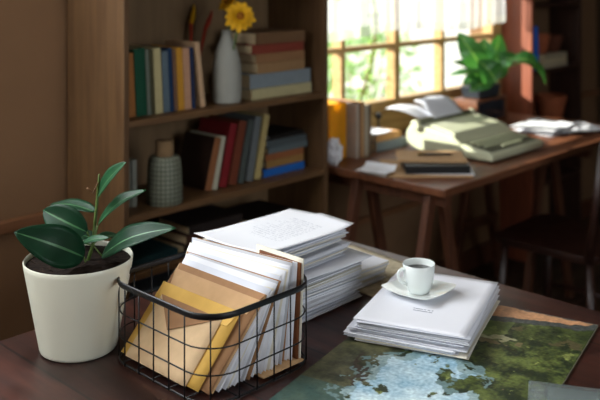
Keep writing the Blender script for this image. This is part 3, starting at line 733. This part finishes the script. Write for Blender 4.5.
tc = nt.nodes.new('ShaderNodeTexCoord'); nz = nt.nodes.new('ShaderNodeTexNoise'); nz.inputs['Scale'].default_value = 220; nz.inputs['Detail'].default_value = 3
bp = nt.nodes.new('ShaderNodeBump'); bp.inputs['Strength'].default_value = .35; bp.inputs['Distance'].default_value = .0008
nt.links.new(tc.outputs['Object'], nz.inputs['Vector']); nt.links.new(nz.outputs['Fac'], bp.inputs['Height']); nt.links.new(bp.outputs['Normal'], b.inputs['Normal'])
pr = thing('painting', 'unframed landscape painting with trees and blue water lying flat on the table', 'painting', C1)
bm = B(); NS, NT = 440, 250; lay = bm.loops.layers.color.new('paint') if False else None
gv = [[bm.verts.new(dS*(PS*i/NS)+dT*(PT*j/NT)+Vector((0, 0, .0042))) for j in range(NT+1)] for i in range(NS+1)]
for i in range(NS):
    for j in range(NT): bm.faces.new((gv[i][j], gv[i][j+1], gv[i+1][j+1], gv[i+1][j]))
bm.normal_update()
if bm.faces[0:1] and False: pass
me = bpy.data.meshes.new('painted_surface'); bm.to_mesh(me); bm.free()
at = me.color_attributes.new('paint', 'FLOAT_COLOR', 'POINT')
for i in range(NS+1):
    for j in range(NT+1): at.data[i*(NT+1)+j].color = pcol(PS*i/NS, PT*j/NT)
me.materials.append(m); me.flip_normals() if me.polygons[0].normal.z < 0 else None
o = bpy.data.objects.new('painted_surface', me); C.objects.link(o); o.parent = pr
bm = B(); vs = [dT*0, dS*PS, dS*PS+dT*PT, dT*PT]
lo = [bm.verts.new(v+Vector((0, 0, .0003))) for v in vs]; hi = [bm.verts.new(v+Vector((0, 0, .0041))) for v in vs]
bm.faces.new(lo[::-1]); bm.faces.new(hi)
for i in range(4): bm.faces.new((lo[i], lo[(i+1) % 4], hi[(i+1) % 4], hi[i]))
obj('board', bm, mat('painting board', '#6f6a58', .7), pr)
# clear sleeve at the near right corner
m = bpy.data.materials.new('clear sleeve'); m.use_nodes = True; nt = m.node_tree; nt.nodes.clear(); N = nt.nodes.new
o_ = N('ShaderNodeOutputMaterial'); p_ = N('ShaderNodeBsdfPrincipled'); p_.inputs['Base Color'].default_value = lin('#8e9a9a'); p_.inputs['Roughness'].default_value = .3
t_ = N('ShaderNodeBsdfTransparent'); x_ = N('ShaderNodeMixShader'); x_.inputs[0].default_value = .32
nt.links.new(t_.outputs[0], x_.inputs[1]); nt.links.new(p_.outputs[0], x_.inputs[2]); nt.links.new(x_.outputs[0], o_.inputs[0])
sr = thing('plastic_sleeve', 'clear plastic sleeve over the nearest right corner of the painting', 'plastic sleeve', (1.297, .716, TZ+.0048), rz=math.atan2(-.88, .47))
bm = B(); sheet(bm, 0, .16, -.2, 0, lambda x, y: .0004, 6, 6, .0003); obj('film', bm, m, sr)
m3 = textpaper('sleeve card text', '#5f6a62', '#3a403c', .04, .15, -.18, -.02, .008, 2., .5)
bm = B(); sheet(bm, .03, .155, -.19, -.012, lambda x, y: .0000, 4, 4, .0002); obj('card', bm, m3, sr)

# ------------------------------------------------------------------ desk on trestles
dk = thing('desk', 'reddish-brown desk board under the window', 'desk', (0, 0, 0))
bm = B(); box(bm, 2.262, 3.74, 1.54, 2.248, TZ-.026, TZ); obj('desk_board', bm, M_desk, dk, bevel=.004)
def trestle(x, label, ys):
    r = thing('trestle', label, 'trestle', (x, 0, 0), group='trestles under the desk')
    bm = B(); box(bm, -.02, .02, 1.58, 2.2, TZ-.076, TZ-.027); obj('top_beam', bm, M_trestle, r, bevel=.002)
    for y in ys:
        for s in (-1, 1):
            bm = B(); bar(bm, (s*.2, y, 0), (s*.032, y, TZ-.04), .038, .026, up=(0, 1, 0)); obj('leg', bm, M_trestle, r, bevel=.002)
    for y in ys:
        bm = B(); box(bm, -.13, .13, y-.03, y-.014, .29, .33); obj('crossbar', bm, M_trestle, r)
    return r
trestle(2.345, 'splayed wooden trestle under the left end of the desk', (1.63, 1.935))
trestle(3.37, 'splayed wooden trestle farther right under the desk, behind the chair', (1.77, 2.12))

# typewriter
tw = thing('typewriter', 'pale green electric typewriter on the desk', 'typewriter', (2.872, 1.79, TZ))
w = .188; arc = [(.165+.052*cos(R(a)), .054+.05*sin(R(a))) for a in range(-80, 130, 15)]
body = [(-.165, .006), (.12, .004)]+arc+[(.0, .078), (-.035, .052), (-.158, .036), (-.168, .028)]
bm = B(); prism(bm, body, -w, w); obj('housing', bm, M_type, tw, bevel=.008, segs=3)
bm = B(); prism(bm, [(-.03, .056), (.01, .086), (.115, .106), (.112, .098), (.0, .07)], -w+.02, w-.02); obj('top_cover', bm, M_type, tw, bevel=.003)
bm = B(); prism(bm, [(-.15, .037), (-.038, .0515), (-.038, .0545), (-.15, .040)], -w+.018, w-.018); obj('key_well', bm, M_typek, tw)
kb = B(); box(kb, -.0065, .0065, -.0065, .0065, 0, .007)
kp = obj('key', kb, M_typed, tw, bevel=.0015); first = True
for row in range(4):
    for k in range(13 if row else 1):
        y = -.136+row*.026; zz = .0405+(y+.15)*.129
        if not row:
            bm = B(); box(bm, -.07, .07, y-.006, y+.006, zz-.001, zz+.007); obj('space_bar', bm, M_typed, tw, bevel=.0015); continue
        o = kp if first else kp.copy()
        if not first: C.objects.link(o)
        first = False; o.parent = tw; o.location = (-.144+k*.024+(row % 2)*.006-.004, y, zz)
bm = B(); tube(bm, [(-w+.01, .165, .105), (w-.01, .165, .105)], .0135, 20); obj('platen', bm, M_typek, tw)
for s in (-1, 1):
    bm = B(); tube(bm, [(s*(w-.004), .165, .1), (s*(w+.014), .165, .1)], .019, 20); obj('platen_knob', bm, M_type, tw, bevel=.002)
def fed(label, x0, x1, y0, y1, z0, z1, m, tw_=0):
    bm = B(); sheet(bm, x0, x1, 0, 1, lambda x, y: 0, 6, 10, .0005)
    for v in bm.verts:
        t_ = v.co.y; k = (v.co.x-x0)/(x1-x0)
        v.co = Vector((v.co.x+tw_*t_, y0+(y1-y0)*t_, v.co.z+z0+(z1-z0)*sin(t_*1.75)+.006*sin(k*pi)*t_))
    return tag(obj('typed_sheet', bm, m), label, 'paper')
fed('white sheet standing out of the typewriter roller', 2.765, 2.965, 1.93, 2.03, .868, .925, M_white2)
fed('second white sheet fanned out left behind the typewriter', 2.70, 2.84, 1.95, 2.07, .873, .905, M_white, -.06)

# folders on the desk corner (square to the viewer)
RZ = math.atan2(-.722, .692)
def cam_thing(name, label, cat, X, Z, z, w, d, h, m, dr=0, lab=None, bev=.002):
    p = RX*X+FW*Z; o = obj(name, box(B(), -w/2, w/2, -d/2, d/2, 0, h), m, bevel=bev)
    o.location = (p.x, p.y, z); o.rotation_euler = (0, 0, RZ+dr); return tag(o, label, cat)
cam_thing('folder', 'large tan card folder at the left corner of the desk', 'folder', .432, 2.985, TZ+.0005, .285, .25, .007, M_kraft, R(1))
cam_thing('loose_paper', 'white pages under the black case, edges showing', 'paper', .475, 2.965, TZ+.008, .23, .19, .0025, M_white, R(-4))
nb = thing('black_case', 'flat black case lying on the tan folder', 'case', RX*.460+FW*2.945+Vector((0, 0, TZ+.011)), rz=RZ+R(1))
obj('case_body', box(B(), -.108, .108, -.075, .075, 0, .026), M_black, nb, bevel=.003)
obj('lid_seam', box(B(), -.1085, .1085, -.0755, .0755, .012, .0135), M_blackm, nb)
cam_thing('notebook', 'tan notebook lying on top of the black case', 'notebook', .455, 3.0, TZ+.0375, .235, .16, .009, M_kraft, R(-3))
pn = thing('pen', 'black pen lying across the tan notebook', 'pen', RX*.47+FW*2.99+Vector((0, 0, TZ+.0508)), rz=RZ)
bm = B(); tube(bm, [(-.06, 0, 0), (.05, 0, 0), (.062, 0, 0)], .004, 10, radii=[.004, .004, .0012]); obj('barrel', bm, M_black, pn)
bm = B(); tube(bm, [(-.062, .0, .0045), (-.03, 0, .005)], .001, 6); obj('clip', bm, M_brass, pn)
# crumpled sheet at the corner
def crumple(name, label, loc, rz, w, d, amp, seed, m=M_white, fold=None, nx=14):
    f = lambda x, y: amp*(.6+noise.noise(Vector((x*22, y*22, seed)))+.5*noise.noise(Vector((x*50, y*50, seed))))+(fold(x, y) if fold else 0)
    bm = B(); sheet(bm, -w/2, w/2, -d/2, d/2, f, nx, nx, .0005, M=None); o = obj(name, bm, m)
    for p in o.data.polygons: p.use_smooth = False
    o.location = loc; o.rotation_euler = (0, 0, rz); return tag(o, label, 'paper')
crumple('paper_sheet', 'creased white sheet with a folded corner at the left desk corner', P(376, 171, TZ+.013)+Vector((0, 0, .002)), R(12), .085, .115, .003, 4, fold=lambda x, y: .018*max(0, (x-.015)/.03)**2)

# books standing by the bookcase, on the desk
DG = 'books and binders standing on the desk beside the bookcase'
yb = thing('ring_binder', 'bright yellow binder at the left end of the desk', 'binder', (2.362, 2.07, TZ), group=DG)
my = leafmat('yellow board', '#f0ae1e', .55, .35, 20, .06)
bm = B(); box(bm, -.045, -.042, 0, .16, 0, .205); box(bm, .042, .045, 0, .16, 0, .205); box(bm, -.042, .042, 0, .003, 0, .205); obj('cover', bm, my, yb, bevel=.001)
obj('pages', box(B(), -.01, .03, .012, .155, .004, .19), M_white, yb)
x = 2.418
for px0, th, h, col, w in ((0, .014, .2, '#b4a79c', 'thin pale grey'), (0, .010, .205, '#6a4630', 'thin brown'), (0, .019, .205, '#b48a60', 'tan'), (0, .006, .2, '#8a7c6c', 'very thin grey-brown'), (0, .018, .19, '#a8a294', 'light grey'), (0, .018, .19, '#6d5a48', 'dull brown')):
    book(w+' book upright on the desk right of the yellow binder', (x+th/2, 2.03, TZ), th-.0006, h, .16, col, group=DG); x += th
def deskbook(label, px, w, th, col, z, pages=None, rz=0): 
    p = P(px, 150, TZ); return book(label, (p.x, 2.04, z), th, w, .15, col, lay=True, pages=pages, rz=rz)
book('grey book at the bottom of the small desk pile', (2.56, 2.05, TZ), .034, .185, .15, '#77828a', lay=True, rz=R(-3))
book('tan book in the middle of the small desk pile', (2.565, 2.055, TZ+.035), .026, .16, .14, '#b98a58', lay=True, rz=R(2))
crumple('paper_sheet', 'white note crumpled on top of the small desk pile', (2.61, 2.11, TZ+.0625), R(5), .13, .1, .004, 12)
# crumpled paper ball
bm = B(); bmesh.ops.create_icosphere(bm, subdivisions=4, radius=.042)
for v in bm.verts:
    n_ = v.co.normalized(); v.co = n_*(.04+.013*noise.noise(n_*2.6+Vector((3, 1, 0)))+.009*abs(noise.noise(n_*7)))
    v.co.z = v.co.z*1.5+.062
    v.co.z = max(0, v.co.z)
o = obj('crumpled_paper', bm, M_white); o.scale = (.72, .72, .72); o.location = (2.292, 2.03, TZ); tag(o, 'crumpled white paper lump in front of the yellow binder', 'crumpled paper')
# small black stand
p = Vector((2.715, 2.165, TZ)); st = thing('candle_holder', 'slim black stand with round knob on the desk by the window', 'candle holder', p)
bm = B(); lathe(bm, [(0, 0), (.024, 0), (.024, .003), (.006, .007), (.0045, .01), (.0045, .095), (0, .095)], 24); obj('stand_rod', bm, M_blackm, st, smooth=True)
bm = B(); lathe(bm, [(0, .092), (.011, .096), (.014, .106), (.012, .116), (0, .121)], 20); obj('knob', bm, M_blackm, st, smooth=True)

# papers on the right of the desk
random.seed(5)
for i, (dx, dy, a, lab) in enumerate(((0, 0, 8, 'lowest sheet of the loose papers at the right of the desk'), (.05, -.05, -12, 'middle sheet of the loose papers at the right of the desk'), (-.02, .03, 25, 'topmost sheet of the loose papers at the right of the desk'))):
    crumple('loose_paper', lab, (3.44+dx, 1.79+dy, TZ+.001+i*.0095), R(a-20), .28, .2, .004, 30+i)

# radio-like wooden cabinet with planter and plant
cb = thing('small_cabinet', 'small wooden cabinet with dark glass front on the desk, under the plant', 'cabinet', (3.43, 2.135, TZ), rz=R(0))
bm = B(); box(bm, -.13, .13, -.06, .06, .0, .012); box(bm, -.13, .13, -.06, .06, .1, .112); box(bm, -.13, -.115, -.06, .06, .012, .1); box(bm, .115, .13, -.06, .06, .012, .1); box(bm, -.115, .115, .05, .06, .012, .1)
obj('frame', bm, M_desk, cb, bevel=.002)
obj('glass_front', box(B(), -.115, .115, -.052, -.049, .012, .1), M_glassd, cb)
pl = thing('window_plant', 'large-leaved green plant in a dark trough on the small cabinet', 'potted plant', (3.43, 2.135, TZ+.1125))
bm = B(); box(bm, -.095, .095, -.05, .05, 0, .055)
for v in bm.verts:
    if v.co.z < .01: v.co.x *= .9; v.co.y *= .85
obj('planter', bm, mat('dark planter', '#262c33', .4, .4), pl, bevel=.004)
obj('soil', box(B(), -.085, .085, -.042, .042, .05, .057), M_soil, pl)
PL = Vector((3.43, 2.135, TZ+.1125))
wl = [((488, 78), (484, 38), 3.85, .030, (-.3, .3, .9)), ((484, 70), (458, 32), 3.8, .026, (-.5, .6, .6)), ((482, 66), (500, 34), 3.9, .03, (.5, .5, .6)),
      ((480, 82), (452, 62), 3.85, .020, (-.3, .9, .4)), ((482, 86), (462, 84), 3.75, .024, (-.2, .8, .5)), ((497, 70), (520, 56), 3.8, .022, (.2, .8, .5)),
      ((512, 60), (541, 70), 3.75, .026, (.2, .85, .5)), ((496, 82), (478, 60), 3.7, .028, (-.2, .5, .8)), ((490, 84), (470, 92), 3.72, .022, (-.3, .7, .6)),
      ((524, 62), (545, 84), 3.8, .018, (.5, .7, .5)), ((492, 74), (472, 48), 3.95, .03, (-.2, .5, .8)), ((490, 80), (497, 52), 3.75, .026, (.3, .3, .9)), ((486, 84), (448, 76), 3.95, .016, (-.3, .9, .4))]
random.seed(8)
for (a, b2, Z, w_, n3) in wl:
    ba, tp = Q(a[0], a[1], Z), Q(b2[0], b2[1], Z-.02); root_ = PL+Vector((random.uniform(-.05, .05), random.uniform(-.02, .02), .056))
    o = obj('leaf', leaf_bm(ba-PL, tp-PL, N_(*n3), w_*2.1, .2, .22, 12), [M_plant, M_plantr], pl)
    bm = B(); tube(bm, [root_-PL, (root_.lerp(ba, .55)-PL)+Vector((0, 0, .02)), ba-PL], .0028, 6); obj('leaf_stalk', bm, M_plantr, o)
bl = thing('brass_ornament', 'little brass ornament on the desk between typewriter and cabinet', 'ornament', (3.24, 2.17, TZ))
bm = B(); lathe(bm, [(0, 0), (.02, 0), (.02, .006), (.006, .014), (.005, .05), (.014, .06), (.016, .075), (.008, .085), (.005, .10), (.011, .108), (.009, .12), (0, .124)], 24); obj('body', bm, M_brass, bl, smooth=True)

# ------------------------------------------------------------------ dark shelf unit in the corner
ux0, ux1, uy0, uy1 = 3.835, 4.375, 2.10, 2.278
su = thing('shelf_unit', 'dark narrow shelf unit beyond the right end of the desk', 'shelf', (0, 0, 0))
obj('side_panel', box(B(), ux0, ux0+.022, uy0, uy1, 0, 2.0), M_unit_sunlit, su, bevel=.002)  # window-side panel, painted in the sunlit colour
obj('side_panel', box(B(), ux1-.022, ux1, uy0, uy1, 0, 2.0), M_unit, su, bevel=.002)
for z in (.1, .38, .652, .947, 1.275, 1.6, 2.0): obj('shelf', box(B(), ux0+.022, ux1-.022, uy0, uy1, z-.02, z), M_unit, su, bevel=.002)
def pot(label, x, y, z, r_, h, m, name='terracotta_pot'):
    r = thing(name, label, 'pot', (x, y, z)); k = r_
    bm = B(); lathe(bm, [(0, 0), (k*.68, 0), (k*.7, .003), (k*.92, h*.75), (k, h*.77), (k, h), (k*.9, h), (k*.86, h*.6), (k*.6, .012), (0, .01)], 36); obj('pot_body', bm, m, r, smooth=True); return r
pot('large terracotta pot on the lower shelf of the dark unit', 4.19, 2.185, .652, .082, .135, M_terra)
pot('small dark clay pot at the left of the lower shelf', 3.925, 2.18, .652, .055, .085, M_terrad)
z = .947
for i, (col, w_) in enumerate((('#5b4a3c', 'brown'), ('#8b7a60', 'buff'), ('#3f3a36', 'charcoal'))):
    book(w_+' pale-paged book lying under the pots in the dark unit', (3.975+.01*i, 2.11, z), .023, .25-.01*i, .14, '#b7a888' if i == 1 else '#a89c84' if i == 0 else '#9d937c', lay=True, group='books lying in the dark unit'); z += .0236
pot('terracotta pot standing on the books, left of its neighbour', 4.04, 2.175, z, .058, .1, M_terra)
pot('dark clay pot on the books at the right of the dark unit', 4.175, 2.175, z, .058, .085, M_terrad)
book('bright blue book standing at the left of the dark unit', (3.905, 2.11, .947), .04, .215, .15, '#1a6fe0', lean=R(-3), name='blue_book')

# ------------------------------------------------------------------ chair
chx, chy = 3.02, 1.50
ch = thing('wooden_chair', 'dark wooden chair tucked under the desk at the right', 'chair', (chx, chy, 0))
bm = B(); pts = rrect(-.215, .215, -.2, .22, .07, 0, 6); n = len(pts)
up = [bm.verts.new((x, y, .455-.008*(1-(abs(x)/.215)))) for x, y, _ in pts]; lo = [bm.verts.new((x*.97, y*.97, .425)) for x, y, _ in pts]
bm.faces.new(up); bm.faces.new(lo[::-1])
for i in range(n): bm.faces.new((lo[i], lo[(i+1) % n], up[(i+1) % n], up[i]))
obj('seat', bm, M_chair, ch, bevel=.006)
for x in (-.17, .17):
    for y in (-.16, .17):
        bm = B(); tube(bm, [(x*1.15, y*1.15, 0), (x*1.08, y*1.08, .2), (x, y, .43)], .015, 12, radii=[.012, .018, .014]); obj('leg', bm, M_chair, ch)
    bm = B(); tube(bm, [(x*1.1, -.176, .18), (x*1.1, 0, .18), (x*1.1, .187, .18)], .009, 10, radii=[.007, .011, .007]); obj('stretcher', bm, M_chair, ch)
bm = B(); tube(bm, [(-.187, 0, .18), (0, 0, .18), (.187, 0, .18)], .009, 10, radii=[.007, .011, .007]); obj('stretcher', bm, M_chair, ch)
for x in (-.205, .205):
    bm = B(); tube(bm, [(x, -.175, .44), (x*1.04, -.2, .62), (x*1.08, -.235, .86)], .014, 12, radii=[.016, .014, .012]); obj('back_post', bm, M_chair, ch)
for x in (-.12, -.06, 0, .06, .12):
    bm = B(); tube(bm, [(x*.9, -.18, .44), (x, -.195, .62), (x*1.1, -.225, .80)], .007, 8); obj('spindle', bm, M_chair, ch)
bm = B(); sheet(bm, -.225, .225, .76, .875, lambda x, y: .225-.012*(1-(x/.225)**2), 12, 3, .02, M=Matrix(((1, 0, 0, 0), (0, 0, -1, 0), (0, 1, 0, 0), (0, 0, 0, 1)))); obj('top_rail', bm, M_chair, ch, bevel=.004)

# ------------------------------------------------------------------ light
w = bpy.data.worlds.new('sky'); bpy.context.scene.world = w; w.use_nodes = True
bg = w.node_tree.nodes['Background']; bg.inputs[0].default_value = (.86, .93, 1, 1); bg.inputs[1].default_value = 2.2
s = bpy.data.lights.new('sun', 'SUN'); s.energy = 17; s.angle = R(1.0); s.color = (1, .95, .86)
so = bpy.data.objects.new('sun', s); C.objects.link(so)
so.rotation_euler = Vector((.44, -.65, -.34)).to_track_quat('-Z', 'Y').to_euler()
def daylight(name, loc, aim, w, h, e):
    a = bpy.data.lights.new(name, 'AREA'); a.shape = 'RECTANGLE'; a.size = w; a.size_y = h; a.energy = e; a.color = (.90, .95, 1)
    ao = bpy.data.objects.new(name, a); C.objects.link(ao); ao.location = loc; ao.rotation_euler = Vector(aim).to_track_quat('-Z', 'Z').to_euler()
daylight('daylight_window_2', (U0+.04, 1.5, 1.98), (1, 0, -.1), 1.0, 1.2, 27)
daylight('daylight_window_3', (.29, WV-.09, 2.15), (.05, -1, -.1), 1.3, 1.2, 68)
daylight('fill_light_front', (1.2, V0+.05, 1.6), (0, 1, -.1), 1.5, 1.3, 28)  # fill lamp added behind the camera to brighten surfaces facing it

# ------------------------------------------------------------------ camera
cd = bpy.data.cameras.new('camera'); co = bpy.data.objects.new('camera', cd); C.objects.link(co)
co.location = (0, 0, CH); co.rotation_euler = (R(90), 0, math.atan2(-.722, .692))
cd.sensor_width = 36; cd.lens = 860/600*36; cd.shift_y = -228/600; cd.clip_start = .05
cd.dof.use_dof = True; cd.dof.focus_distance = 1.52; cd.dof.aperture_fstop = 3.6
sc_ = bpy.context.scene; sc_.camera = co
sc_.view_settings.view_transform = 'Standard'; sc_.view_settings.look = 'None'; sc_.view_settings.exposure = 0; sc_.view_settings.gamma = 1
sc_.view_settings.use_curve_mapping = False
try: sc_.cycles.use_denoising = True
except Exception: pass
